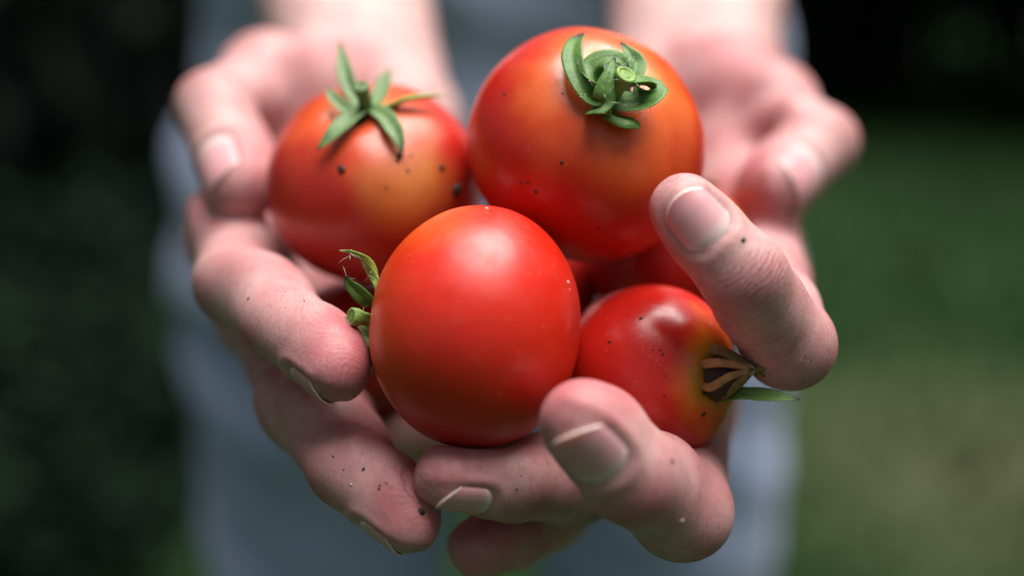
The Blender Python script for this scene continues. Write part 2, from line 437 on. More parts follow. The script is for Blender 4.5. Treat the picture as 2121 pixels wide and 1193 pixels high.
# ------------------------------------------------------------------ setting: ground, grass, shrubs
def build_setting():
    # lawn: one sheet to the horizon
    m, n, l, bs = new_mat('lawn_ground')
    tc = n.new('ShaderNodeTexCoord').outputs['Object']
    big = noise(n, l, tc, 0.9, 4, 0.55); fine = noise(n, l, tc, 40, 5, 0.7)
    wp = n.new('ShaderNodeVectorMath'); wp.operation = 'DISTANCE'; l.new(tc, wp.inputs[0]); wp.inputs[1].default_value = (1.0, 2.0, 0.0)
    worn = smooth_range(n, l, math_n(n, l, 'ADD', wp.outputs['Value'], math_n(n, l, 'MULTIPLY', big, 0.5)), 1.05, 0.3)
    c = mix_c(n, l, worn, (0.022, 0.060, 0.017), (0.085, 0.092, 0.045))
    c = mix_c(n, l, smooth_range(n, l, fine, 0.4, 0.7, 0.0, 0.6), c, (0.018, 0.03, 0.010))
    l.new(c, bs.inputs['Base Color']); bs.inputs['Roughness'].default_value = 1.0
    bs.inputs['Specular IOR Level'].default_value = 0.1
    bp = n.new('ShaderNodeBump'); bp.inputs['Distance'].default_value = 0.03; l.new(fine, bp.inputs['Height']); l.new(bp.outputs[0], bs.inputs['Normal'])
    k = 24; xs = np.concatenate([-np.geomspace(150, 0.5, k), np.geomspace(0.5, 150, k)])
    V = [(x, y, 0.012 * math.sin(1.7 * x) * math.cos(1.3 * y) if abs(x) + abs(y) < 20 else 0.0) for y in xs for x in xs]
    F = [(j * 2 * k + i, j * 2 * k + i + 1, (j + 1) * 2 * k + i + 1, (j + 1) * 2 * k + i) for j in range(2 * k - 1) for i in range(2 * k - 1)]
    o = part('ground', mesh_from('ground', V, F, m), None); tag(o, kind='structure')
    # grass blades over the part of the lawn that the lens sees
    gm = leaf_material('grass_blade', (0.022, 0.068, 0.017), (0.050, 0.088, 0.025), None, 2.2, 0.9, 0.0)
    cnt = 26000
    Y = 0.9 + 6.6 * RNG.random(cnt) ** 1.5
    X = (RNG.random(cnt) - 0.5) * (1.6 + 1.25 * Y)
    keep = RNG.random(cnt) < np.clip(((X - 1.0) ** 2 + (Y - 2.0) ** 2) / 0.5, 0.25, 1); X, Y = X[keep], Y[keep]; cnt = len(X)
    hgt = 0.03 + 0.05 * RNG.random(cnt); a = RNG.random(cnt) * 6.283; wd = 0.004 + 0.006 * RNG.random(cnt)
    ln = (RNG.random((cnt, 2)) - 0.5) * 0.06
    base = np.stack([X, Y, np.full(cnt, -0.012)], 1)
    du = np.stack([np.cos(a) * wd, np.sin(a) * wd, np.zeros(cnt)], 1)
    midp = base + np.concatenate([ln * 0.35, hgt[:, None] * 0.6], 1)
    top = base + np.concatenate([ln, hgt[:, None]], 1)
    Vv = np.stack([base - du, base + du, midp + du * 0.7, midp - du * 0.7, top], 1).reshape(-1, 3)
    i0 = np.arange(cnt) * 5
    Ff = [t for i in i0 for t in ((i, i + 1, i + 2, i + 3), (i + 3, i + 2, i + 4))]
    g = part('grass', mesh_from('grass', Vv, Ff, gm, False), None)
    tag(g, 'short green and straw-tinged lawn grass, blurred behind the hands', 'grass', kind='stuff')
    # shrubs
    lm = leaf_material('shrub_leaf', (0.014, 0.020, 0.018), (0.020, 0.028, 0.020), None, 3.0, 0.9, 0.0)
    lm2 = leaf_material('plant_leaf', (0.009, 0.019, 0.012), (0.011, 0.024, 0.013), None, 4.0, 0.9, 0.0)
    bark = plain_material('bark', (0.06, 0.045, 0.03), (0.03, 0.022, 0.015), 30)
    def crown_mesh(name, count, leaf, mat, seed, conic):
        r = np.random.default_rng(seed)
        cl = r.normal(size=(46, 3)); cl /= np.linalg.norm(cl, axis=1)[:, None]
        cl *= (0.45 + 0.5 * r.random((46, 1)))
        ci = r.integers(0, 46, count)
        p = cl[ci] + r.normal(size=(count, 3)) * 0.16
        p[:, 2] = p[:, 2] * 0.5 + 0.52
        if conic: p[:, :2] *= (1.12 - 0.55 * np.clip(p[:, 2:], 0, 1))
        dirv = r.normal(size=(count, 3)); dirv /= np.linalg.norm(dirv, axis=1)[:, None]
        sd = np.cross(dirv, r.normal(size=(count, 3))); sd /= np.linalg.norm(sd, axis=1)[:, None]
        s = leaf * (0.6 + 0.8 * r.random((count, 1)))
        up = np.cross(dirv, sd) * 0.15
        V = np.stack([p - dirv * s, p + sd * s * 0.5 + up * s, p + dirv * s, p - sd * s * 0.5 + up * s], 1).reshape(-1, 3)
        i = np.arange(count) * 4
        return mesh_np(name, V, np.stack([i, i + 1, i + 2, i + 3], 1), mat)
    def trunk_mesh(name, h):
        V, F = [], []
        def limb(a, b, r0, r1):
            a, b = np.array(a, float), np.array(b, float); d = unit(b - a)
            u = unit(np.cross(d, [0.3, 0.9, 0.1])); v = np.cross(d, u); k0 = len(V)
            for q in range(5):
                t = q / 4; c = a + (b - a) * t + 0.02 * np.array([math.sin(5 * t + h), math.cos(4 * t), 0])
                for s in range(7):
                    w = 6.283 * s / 7; V.append(c + (u * math.cos(w) + v * math.sin(w)) * (r0 + (r1 - r0) * t))
            for q in range(4):
                for s in range(7): F.append((k0 + q * 7 + s, k0 + q * 7 + (s + 1) % 7, k0 + q * 7 + 7 + (s + 1) % 7, k0 + q * 7 + 7 + s))
        limb((0, 0, -0.02), (0.02, 0.0, 0.5), 0.05, 0.03)
        for s in range(5):
            w = s * 1.256; limb((0.02, 0, 0.28 + 0.05 * s), (0.5 * math.cos(w), 0.5 * math.sin(w), 0.6 + 0.05 * s), 0.025, 0.008)
        return mesh_from(name, V, F, bark)
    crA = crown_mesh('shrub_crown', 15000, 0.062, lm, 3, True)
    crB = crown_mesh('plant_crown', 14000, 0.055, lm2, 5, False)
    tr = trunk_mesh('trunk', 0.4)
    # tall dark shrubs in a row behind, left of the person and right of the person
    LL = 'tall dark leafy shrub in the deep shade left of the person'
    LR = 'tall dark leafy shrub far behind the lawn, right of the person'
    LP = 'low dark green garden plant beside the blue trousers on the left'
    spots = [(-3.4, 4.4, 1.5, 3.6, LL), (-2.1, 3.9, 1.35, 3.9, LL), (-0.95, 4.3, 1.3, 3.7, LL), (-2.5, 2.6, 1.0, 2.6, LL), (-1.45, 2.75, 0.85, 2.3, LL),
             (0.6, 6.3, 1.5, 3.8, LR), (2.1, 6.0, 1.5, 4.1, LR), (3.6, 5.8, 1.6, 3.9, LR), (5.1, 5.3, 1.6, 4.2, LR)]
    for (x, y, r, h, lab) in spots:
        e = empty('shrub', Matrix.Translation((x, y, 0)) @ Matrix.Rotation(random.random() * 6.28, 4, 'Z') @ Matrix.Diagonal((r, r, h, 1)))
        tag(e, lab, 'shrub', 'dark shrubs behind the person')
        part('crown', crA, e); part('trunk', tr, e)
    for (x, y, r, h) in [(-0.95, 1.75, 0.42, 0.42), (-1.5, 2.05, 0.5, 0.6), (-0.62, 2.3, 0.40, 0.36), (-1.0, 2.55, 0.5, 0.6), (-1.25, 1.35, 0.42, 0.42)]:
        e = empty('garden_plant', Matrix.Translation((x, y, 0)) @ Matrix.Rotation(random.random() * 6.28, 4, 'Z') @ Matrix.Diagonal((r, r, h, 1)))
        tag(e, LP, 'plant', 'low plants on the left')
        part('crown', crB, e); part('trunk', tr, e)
build_setting()

# ------------------------------------------------------------------ tomatoes
def frame_from(axis, ref=(0, 1, 0)):
    z = unit(axis); x = unit(np.cross(z, ref)); y = np.cross(x, z)
    return x, y, z
class Tomato: pass
TOM = []
def tomato(c, axis, R, a, label, mat, lobes=5, lobe_amp=0.02, dimple=0.12, seed=0, egg=0.0, ref=(0, 1, 0.2)):
    t = Tomato(); t.c, t.R, t.a = c, R, a
    t.ax = frame_from(axis, ref)
    r = np.random.default_rng(seed)
    ph = r.random(4) * 6.283
    nt, nf = 64, 112
    V, F = [], []
    for i in range(nt + 1):
        th = math.pi * i / nt
        for j in range(nf):
            f = 2 * math.pi * j / nf
            s = math.sin(th)
            w = math.exp(-((th - 0.55) / 0.6) ** 2)
            lob = 1 + lobe_amp * w * math.cos(lobes * f + ph[0]) + 0.014 * math.cos(2 * f + ph[1]) + 0.010 * math.sin(th) * math.cos(3 * f + ph[3] + 1.5 * th) + 0.008 * w * math.cos(3 * f + ph[2])
            rho = R * s * lob * (1 + egg * math.cos(th))
            # fuller shoulders than an ellipsoid
            zz = R * a * math.copysign(abs(math.cos(th)) ** 0.93, math.cos(th))
            rn = rho / R
            if th < math.pi / 2:
                zz -= R * dimple * math.exp(-(rn / 0.26) ** 2) * (1 + 0.25 * math.cos(lobes * f + ph[0]))
            else:
                zz += R * 0.04 * math.exp(-(rn / 0.25) ** 2)
            V.append((rho * math.cos(f) / 1000, rho * math.sin(f) / 1000, zz / 1000))
    for i in range(nt):
        for j in range(nf):
            j2 = (j + 1) % nf
            F.append((i * nf + j, (i + 1) * nf + j, (i + 1) * nf + j2, i * nf + j2))
    me = mesh_from('fruit', V, F, mat)
    wc = to_world(c); X, Y, Z = [dir_world(v) for v in t.ax]
    M = Matrix(((X[0], Y[0], Z[0], wc[0]), (X[1], Y[1], Z[1], wc[1]), (X[2], Y[2], Z[2], wc[2]), (0, 0, 0, 1)))
    t.M = M; t.Mi = np.array(M.inverted())
    t.obj = tag(empty('tomato', M), label, 'tomato', 'tomatoes held in the cupped hands')
    t.fruit = part('fruit', me, t.obj)
    t.dim = dimple; t.top = c + t.ax[2] * (R * a - R * dimple)          # bottom of the stem dimple
    TOM.append(t)
    return t
def lens_to_local(t, p):
    w = to_world(p)
    return w @ t.Mi[:3, :3].T + t.Mi[:3, 3]

def loc_dir(axis, d, ref=(0, 1, 0.2)):
    X, Y, Z = frame_from(axis, ref); d = unit(d)
    return (float(X @ d), float(Y @ d), float(Z @ d))
A1 = (-0.965, 0.10, 0.24)
A2 = (0.20, 0.53, -0.82)
A3 = (-0.10, 0.76, -0.64)
A4 = (0.71, -0.02, -0.70)
A5 = (0.25, 0.85, 0.2)
RED = (0.52, 0.014, 0.006); ORG = (0.70, 0.150, 0.018); YEL = (0.66, 0.30, 0.035)
T1 = tomato(at(988, 679, 222), A1, 23.9, 0.845, 'smooth red tomato in front lying on its side, stem to the left',
    tomato_material('tomato_skin_front', (0.60, 0.016, 0.004), (0.68, 0.072, 0.006), ORG, 0.15, 0.95, 0.85, 1.2,
        [(loc_dir(A1, (-0.35, 0.85, -0.4)), 0.88, 1.06, (0.64, 0.085, 0.008))], 0.38), 5, 0.016, 0.10, 1)
T2 = tomato(at(1214, 301, 244), A2, 25.3, 0.90, 'largest orange-red tomato at the top with curled green sepals and cut stem',
    tomato_material('tomato_skin_large', RED, (0.70, 0.125, 0.018), (0.68, 0.26, 0.02), 0.35, 0.95, 0.88, 1.1,
        [(loc_dir(A2, (0.28, -0.10, -0.95)), 0.84, 1.04, (0.64, 0.105, 0.014))], 0.31), 6, 0.014, 0.07, 2)
T3 = tomato(at(774, 380, 260.5), A3, 24.5, 0.87, 'tomato at the back left with star of pointed green sepals and ochre patch',
    tomato_material('tomato_skin_ochre', (0.47, 0.018, 0.010), (0.60, 0.085, 0.014), (0.60, 0.22, 0.03), 0.45, 1.0, 0.92, 1.15,
        [(loc_dir(A3, (0.42, -0.10, -0.9)), 0.84, 1.06, (0.50, 0.17, 0.03))], 0.38), 5, 0.045, 0.15, 3)
T4 = tomato(at(1342, 774, 238), A4, 18.5, 0.98, 'small red tomato at lower right with dried brown calyx',
    tomato_material('tomato_skin_small', (0.52, 0.014, 0.008), (0.66, 0.14, 0.012), (0.50, 0.24, 0.015), 0.66, 0.95, 0.86, 1.02, [], 0.26), 5, 0.02, 0.10, 4)
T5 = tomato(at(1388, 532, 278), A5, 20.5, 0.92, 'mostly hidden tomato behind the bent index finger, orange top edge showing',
    tomato_material('tomato_skin_hidden_shade_tinted', (0.36, 0.012, 0.008), (0.58, 0.11, 0.015), (0.62, 0.22, 0.03), 0.2, 0.8, 0.75, 1.1, [], 0.32), 5, 0.02, 0.10, 5)  # red base darkened to put the shade behind the finger into the colour
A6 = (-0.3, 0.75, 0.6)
T6 = tomato(at(1070, 612, 293), A6, 21.0, 0.93, 'tomato deep in the pile, shade-darkened red sliver showing between front and largest tomatoes',
    tomato_material('tomato_skin_deep_shade_tinted', (0.34, 0.011, 0.008), (0.50, 0.07, 0.012), (0.62, 0.22, 0.03), 0.5, 0.9, 0.85, 1.05, [], 0.32), 5, 0.02, 0.10, 6)  # gloom inside the pile is painted into this darker skin red
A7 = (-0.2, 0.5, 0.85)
T7 = tomato(at(742, 722, 272), A7, 17.0, 0.95, 'red tomato with shade-darkened skin under the back left tomato, behind the index finger',
    tomato_material('tomato_skin_shade_tinted', (0.34, 0.011, 0.008), (0.50, 0.07, 0.012), (0.60, 0.22, 0.03), 0.5, 0.9, 0.85, 1.05, [], 0.36), 5, 0.02, 0.08, 8)  # skin red lowered as painted shade below the back left fruit

def catmull(P, n):
    P = np.asarray(P, float); out = []
    Q = np.vstack([2 * P[0] - P[1], P, 2 * P[-1] - P[-2]])
    m = len(P) - 1
    for i in range(n + 1):
        u = i / n * m; k = min(int(u), m - 1); t = u - k
        a, b, c, d = Q[k:k + 4]
        out.append(0.5 * ((2 * b) + (c - a) * t + (2 * a - 5 * b + 4 * c - d) * t * t + (3 * b - a - 3 * c + d) * t ** 3))
    return np.array(out)

def sepal(t, calyx, path, width, face, mat, cup=0.35, thick=0.45, twist=0.0, wprof=None, name='sepal', hairs=0):
    """path: lens-frame points from hub to tip; face: direction its upper face looks to; width: widest, mm"""
    n, k = 22, 8
    C = catmull(path, n)
    T = np.gradient(C, axis=0); T /= np.linalg.norm(T, axis=1)[:, None]
    V, A = [], []
    rows = []
    for i in range(n + 1):
        u = i / n
        w = width * (np.interp(u, [0, 0.12, 0.4, 0.75, 0.93, 1], [0.55, 0.7, 1.0, 0.68, 0.25, 0.06]) if wprof is None else np.interp(u, *wprof)) / 2
        w *= 1 + 0.06 * math.sin(17 * u + width)
        nn = np.asarray(face[0], float) * (1 - u) + np.asarray(face[1], float) * u if isinstance(face, list) else np.asarray(face, float)
        nn = unit(nn - T[i] * (nn @ T[i])); b = np.cross(T[i], nn)
        if twist: 
            q = twist * u; nn, b = nn * math.cos(q) + b * math.sin(q), b * math.cos(q) - nn * math.sin(q)
        r = []
        for side in (1, -1):
            for j in range(k + 1):
                v = -1 + 2 * j / k
                if side < 0: v = -v
                th = thick * (1 - 0.8 * v * v) * (0.4 + 0.6 * min(1, (1 - u) * 4)) / 2
                p = C[i] + b * w * v + nn * (cup * w * v * v * 1.3 - 0.18 * w * math.exp(-(v / 0.18) ** 2) + side * th)
                r.append(len(V)); V.append(p); A.append(u)
        rows.append(r)
    F = []
    m = 2 * (k + 1)
    for i in range(n):
        for j in range(m): F.append((rows[i][j], rows[i][(j + 1) % m], rows[i + 1][(j + 1) % m], rows[i + 1][j]))
    F.append(tuple(rows[0][::-1])); F.append(tuple(rows[n]))
    me = mesh_from(name, lens_to_local(t, np.array(V)), F, mat)
    set_attr(me, 'tipness', A)
    o = part(name, me, calyx)
    t.hair_src.append((C, T, width, hairs))
    return o
def tube(V, F, path, radii, sides=10, cap=True):
    C = np.asarray(path, float); T = np.gradient(C, axis=0)
    T /= np.maximum(np.linalg.norm(T, axis=1)[:, None], 1e-9)
    ref = np.array([0.31, 0.22, 0.92]); k0 = len(V)
    for i in range(len(C)):
        u = unit(np.cross(T[i], ref)); v = np.cross(T[i], u)
        for s in range(sides):
            w = 6.28318 * s / sides; V.append(C[i] + (u * math.cos(w) + v * math.sin(w)) * radii[i])
    for i in range(len(C) - 1):
        for s in range(sides):
            s2 = (s + 1) % sides; F.append((k0 + i * sides + s, k0 + i * sides + s2, k0 + (i + 1) * sides + s2, k0 + (i + 1) * sides + s))
    if cap:
        F.append(tuple(k0 + s for s in range(sides))[::-1]); F.append(tuple(k0 + (len(C) - 1) * sides + s for s in range(sides)))
def calyx_hub(t, mat, r=4.2, h=2.2):
    """five-lobed fleshy hub where sepals meet, in the tomato's own frame"""
    t.hair_src = []
    z0 = (t.R * t.a - t.R * t.dim)
    V, F = [], []
    for i in range(7):
        th = math.pi / 2 * i / 6
        for j in range(30):
            f = 6.28318 * j / 30
            rr = r * math.cos(th) * (1 + 0.22 * math.cos(5 * f))
            V.append((rr * math.cos(f) / 1000, rr * math.sin(f) / 1000, (z0 - 0.6 + h * math.sin(th)) / 1000))
    for i in range(6):
        for j in range(30): F.append((i * 30 + j, i * 30 + (j + 1) % 30, (i + 1) * 30 + (j + 1) % 30, (i + 1) * 30 + j))
    F.append(tuple(range(30))[::-1])
    return part('calyx', mesh_from('calyx', V, F, mat), t.obj)
def stem(t, calyx, path, r0, r1, mat, bulge=1.25):
    C = catmull(path, 14); u = np.linspace(0, 1, 15)
    rad = r0 + (r1 - r0) * u; rad[-3:] *= bulge; rad[-4] *= 1 + (bulge - 1) * 0.5
    V, F = [], []
    tube(V, F, C, rad, 16, False)
    # cut end with raised rim and pith
    T = unit(C[-1] - C[-2]); uu = unit(np.cross(T, [0.31, 0.22, 0.92])); vv = np.cross(T, uu); k0 = len(V) - 16
    prev = k0
    for rr, dz in ((0.90, 0.25), (0.72, 0.15), (0.62, -0.15), (0.45, 0.05), (0.28, 0.15), (0.1, 0.0)):
        k1 = len(V)
        for s in range(16):
            w = 6.28318 * s / 16; V.append(C[-1] + T * dz + (uu * math.cos(w) + vv * math.sin(w)) * rad[-1] * rr)
        for s in range(16): F.append((prev + s, prev + (s + 1) % 16, k1 + (s + 1) % 16, k1 + s))
        prev = k1
    F.append(tuple(prev + s for s in range(16)))
    me = mesh_from('stem', lens_to_local(t, np.array(V)), F, mat)
    t.hair_src.append((C, np.gradient(C, axis=0), r1 * 1.6, 26))
    return part('stem', me, calyx)
def hairs(t, calyx, seed=0, ln=1.3):
    r = np.random.default_rng(seed); V, F = [], []
    for C, T, w, cnt in t.hair_src:
        for _ in range(cnt):
            i = r.integers(2, len(C) - 1)
            d = unit(r.normal(size=3) - 0.0); p = C[i] + d * w * 0.30
            q = p + d * ln * (0.5 + r.random()) + r.normal(size=3) * 0.15
            tube(V, F, [p, (p + q) / 2 + r.normal(size=3) * 0.08, q], [0.055, 0.045, 0.02], 4)
    if V:
        o = part('hair', mesh_from('hair', lens_to_local(t, np.array(V)), F, MAT['hair']), calyx); tag(o, kind='stuff')

def surf(t, px, py, lift):
    """point seen at px, py that stands lift mm in front of the fruit's skin"""
    d = at(px, py, 1.0); q = np.array([d @ A for A in t.ax]); c = np.array([t.c @ A for A in t.ax]); r = np.array([t.R, t.R, t.R * t.a])
    q, c = q / r, c / r
    A, B, C = q @ q, q @ c, c @ c - 1; D = B * B - A * C
    z = (B - math.sqrt(D)) / A if D > 0 else B / A
    return at(px, py, z - lift)
def path(t, pts): return [surf(t, *p) for p in pts]
# --- largest tomato: fresh curled calyx
t = T2; cx = calyx_hub(t, MAT['calyx_dark'], 6.0, 2.4)
ax = t.ax[2]
b0 = surf(t, 1264, 200, 0.8)
FRONT = np.array([0, 0, -1.0]); UP = np.array([0, 1.0, 0]); RT = np.array([1.0, 0, 0])
sepal(t, cx, [b0] + path(t, [(1230, 208, 1.2), (1203, 178, 3), (1187, 128, 4.5), (1190, 94, 5), (1206, 70, 5)]), 4.4, [ax, -RT * 0.5 + FRONT], MAT['sepal'], 0.28, 0.6, wprof=([0, .12, .35, .7, .9, 1], [.7, .8, .8, 1.0, .7, .25]), hairs=14)
sepal(t, cx, [b0] + path(t, [(1240, 232, 2), (1250, 212, 6), (1258, 172, 8), (1268, 142, 9), (1274, 120, 9)]), 4.8, [FRONT * 0.6 + UP, FRONT + RT * 0.35], MAT['sepal'], -0.25, 0.6, wprof=([0, .15, .4, .7, 1], [.7, .95, 1.0, .62, .12]), hairs=16)
sepal(t, cx, [b0] + path(t, [(1238, 180, 2), (1230, 146, 4), (1250, 124, 6), (1282, 124, 7), (1302, 144, 6)]), 5.6, [UP, FRONT + UP * 0.4], MAT['sepal'], 0.25, 0.6, hairs=14)
sepal(t, cx, [b0] + path(t, [(1292, 170, 2), (1312, 156, 4), (1316, 130, 5), (1302, 110, 6), (1285, 88, 7)]), 4.4, [UP, FRONT + RT * 0.6], MAT['sepal'], 0.30, 0.55, twist=0.5, hairs=14)
sepal(t, cx, [b0] + path(t, [(1288, 216, 2), (1322, 216, 4), (1352, 194, 6), (1346, 174, 7.5), (1318, 171, 8), (1296, 180, 7)]), 6.2, [FRONT * 0.8 + UP * 0.4, UP + FRONT * 0.4], MAT['sepal'], 0.25, 0.6, wprof=([0, .15, .4, .7, 1], [.6, .85, 1.05, .75, .15]), hairs=16)
sepal(t, cx, [b0] + path(t, [(1260, 226, 1.4), (1274, 241, 2.2), (1296, 247, 3.0), (1316, 250, 3.0), (1322, 257, 2.4)]), 4.2, [UP + FRONT * 0.5, UP + FRONT * 0.7], MAT['sepal'], -0.35, 0.8, wprof=([0, .2, .6, .9, 1], [.5, .8, 1.0, .95, .5]), hairs=6)
stem(t, cx, [b0] + path(t, [(1276, 184, 4), (1288, 168, 7), (1297, 155, 9.5)]), 1.6, 1.75, MAT['stem'], 1.2)
hairs(t, cx, 5)
# --- front tomato: calyx on the left side
t = T1; cx = calyx_hub(t, MAT['calyx_dark'], 4.2, 2.2)
b0 = t.c + t.ax[2] * (t.R * t.a * 0.90)
sepal(t, cx, [b0, at(792, 610, 222), at(778, 572, 221), at(755, 540, 219.5), at(728, 523, 218.5), at(703, 519, 218)], 2.9, [-RT + UP * 0.4, UP], MAT['sepal_light'], 0.3, 0.55, wprof=([0, .2, .5, .8, 1], [.6, 1, .85, .5, .18]), hairs=16)
sepal(t, cx, [b0, at(790, 640, 220), at(768, 626, 217.5), at(742, 606, 216), at(724, 588, 215), at(716, 570, 214)], 3.5, [-RT + FRONT * 0.5, FRONT + UP * 0.5], MAT['sepal'], 0.25, 0.5, hairs=6)
sepal(t, cx, [b0, at(790, 735, 223), at(768, 740, 222), at(745, 716, 221), at(724, 690, 219.5), at(708, 674, 218.5)], 3.4, [-RT, FRONT + RT * 0.4], MAT['sepal'], 0.3, 0.5, hairs=10)
sepal(t, cx, [b0, at(780, 700, 227), at(752, 690, 227), at(738, 676, 228), at(730, 664, 230)], 4.6, [FRONT, FRONT], MAT['sepal_grey'], 0.2, 0.5, hairs=4)
sepal(t, cx, [b0, at(800, 620, 232), at(790, 720, 238), at(776, 750, 243), at(772, 780, 246)], 4.0, [-RT + UP, UP], MAT['sepal'], 0.2, 0.5)
stem(t, cx, [b0, at(780, 668, 222), at(755, 660, 220), at(728, 656, 218.3)], 1.25, 1.35, MAT['stem'], 1.35)
hairs(t, cx, 6, 1.5)
# --- back left tomato: star of narrow pointed sepals
t = T3; cx = calyx_hub(t, MAT['calyx_dark'], 4.4, 2.6)
b0 = at(757, 222, 247)
n3 = t.ax[2]
sepal(t, cx, [b0, at(735, 200, 249), at(718, 165, 251), at(710, 125, 254), at(703, 85, 258)], 4.0, FRONT + UP * 0.3, MAT['sepal_grey'], 0.3)
sepal(t, cx, [b0, at(782, 205, 251), at(792, 182, 254), at(800, 162, 257), at(808, 143, 260)], 3.8, FRONT + UP * 0.3, MAT['sepal_grey'], 0.3)
sepal(t, cx, [b0, at(800, 224, 247), at(838, 209, 246), at(880, 201, 247), at(930, 196, 250)], 3.2, UP + FRONT * 0.4, MAT['sepal_light'], 0.3)
sepal(t, cx, [b0, at(792, 238, 243), at(812, 262, 240), at(826, 290, 238.5), at(833, 318, 238)], 4.2, n3 + FRONT * 0.3, MAT['sepal_grey'], 0.25)
sepal(t, cx, [b0, at(735, 240, 242.5), at(708, 262, 239.5), at(682, 288, 238), at(656, 312, 238)], 4.6, n3 + FRONT * 0.3, MAT['sepal_grey'], 0.25)
sepal(t, cx, [b0, at(722, 228, 246), at(700, 214, 247), at(686, 198, 248), at(679, 180, 249)], 3.2, FRONT + UP * 0.6, MAT['sepal_grey'], 0.3)
stem(t, cx, [b0, at(755, 205, 244), at(752, 192, 242.5), at(749, 180, 241)], 1.6, 1.4, MAT['sepal_grey'], 1.15)
hairs(t, cx, 7)
# --- small tomato: dried calyx
t = T4; cx = calyx_hub(t, MAT['calyx_black'], 4.6, 2.0)
b0 = t.c + t.ax[2] * (t.R * t.a * 0.93)
a4 = t.ax[2]; tip4 = surf(t, 1500, 775, 0) ; tip4 = at(1562, 766, tip4[2] - 4.5)
V, F = [], []
C4 = catmull([b0 - a4 * 1.0, b0 + (tip4 - b0) * 0.3, b0 + (tip4 - b0) * 0.65, tip4], 10)
tube(V, F, C4, [4.2, 4.5, 4.3, 4.0, 3.5, 3.0, 2.4, 1.9, 1.4, 1.0, 0.7], 16)
part('dried_flower', mesh_from('dried_flower', lens_to_local(t, np.array(V)), F, MAT['calyx_black']), cx)
WP = ([0, .15, .5, .85, 1], [.6, .9, 1.0, .7, .35])
def strap(p0, p1, p2, z0, z1, z2, w, face, mat):
    zb = C4[1][2]
    sepal(t, cx, [at(p0[0], p0[1], zb + z0), at(p1[0], p1[1], zb + z1), at(p2[0], p2[1], zb + z2), tip4 + FRONT * 0.6], w, face, MAT[mat], -0.2, 0.7, wprof=WP)
strap((1450, 742), (1480, 722), (1522, 738), 0.5, -2.2, -4.2, 2.6, FRONT + UP * 0.8, 'sepal_olive')
strap((1442, 764), (1468, 752), (1512, 753), -1.5, -4.6, -5.6, 1.8, FRONT + UP * 0.2, 'sepal_dry')
strap((1443, 792), (1470, 803), (1512, 780), -1.5, -4.8, -6.0, 1.8, FRONT - UP * 0.2, 'sepal_dry')
strap((1470, 824), (1500, 820), (1535, 792), 0.0, -2.6, -4.8, 2.3, FRONT - UP * 0.7, 'sepal_olive')
zt = tip4[2]
sepal(t, cx, [b0 + a4, at(1490, 820, zt + 5), at(1530, 816, zt + 2), at(1575, 818, zt + 1), at(1620, 822, zt), at(1657, 827, zt)], 3.2, UP * 0.6 + FRONT * 0.8, MAT['sepal'], 0.2, 0.55, wprof=([0, .3, .6, .8, 1], [.6, 1, .95, .7, .1]), hairs=10)
sepal(t, cx, [tip4 - RT * 2.5, tip4, at(1580, 764, zt), at(1598, 761, zt + 1)], 1.3, UP, MAT['sepal_olive'], 0.2, 0.9, wprof=([0, .6, 1], [1.0, .6, .8]), hairs=4)
sepal(t, cx, [tip4 - RT * 2, at(1572, 773, zt + 1), at(1600, 782, zt + 3), at(1620, 776, zt + 6), at(1626, 766, zt + 8)], 1.1, UP, MAT['sepal_olive'], 0.2, 0.6, wprof=([0, .6, 1], [1.0, .6, .4]))
hairs(t, cx, 8, 0.7)
# --- hidden tomato: its calyx faces up behind
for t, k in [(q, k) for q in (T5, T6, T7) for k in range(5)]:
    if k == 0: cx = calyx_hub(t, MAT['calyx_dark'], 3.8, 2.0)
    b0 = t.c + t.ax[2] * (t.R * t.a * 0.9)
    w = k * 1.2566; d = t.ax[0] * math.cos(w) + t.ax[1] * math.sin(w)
    sepal(t, cx, [b0, b0 + d * 4 + t.ax[2] * 1.8, b0 + d * 8 + t.ax[2] * 1.6, b0 + d * 11 + t.ax[2] * 0.6], 3.4, t.ax[2], MAT['sepal'], 0.3)

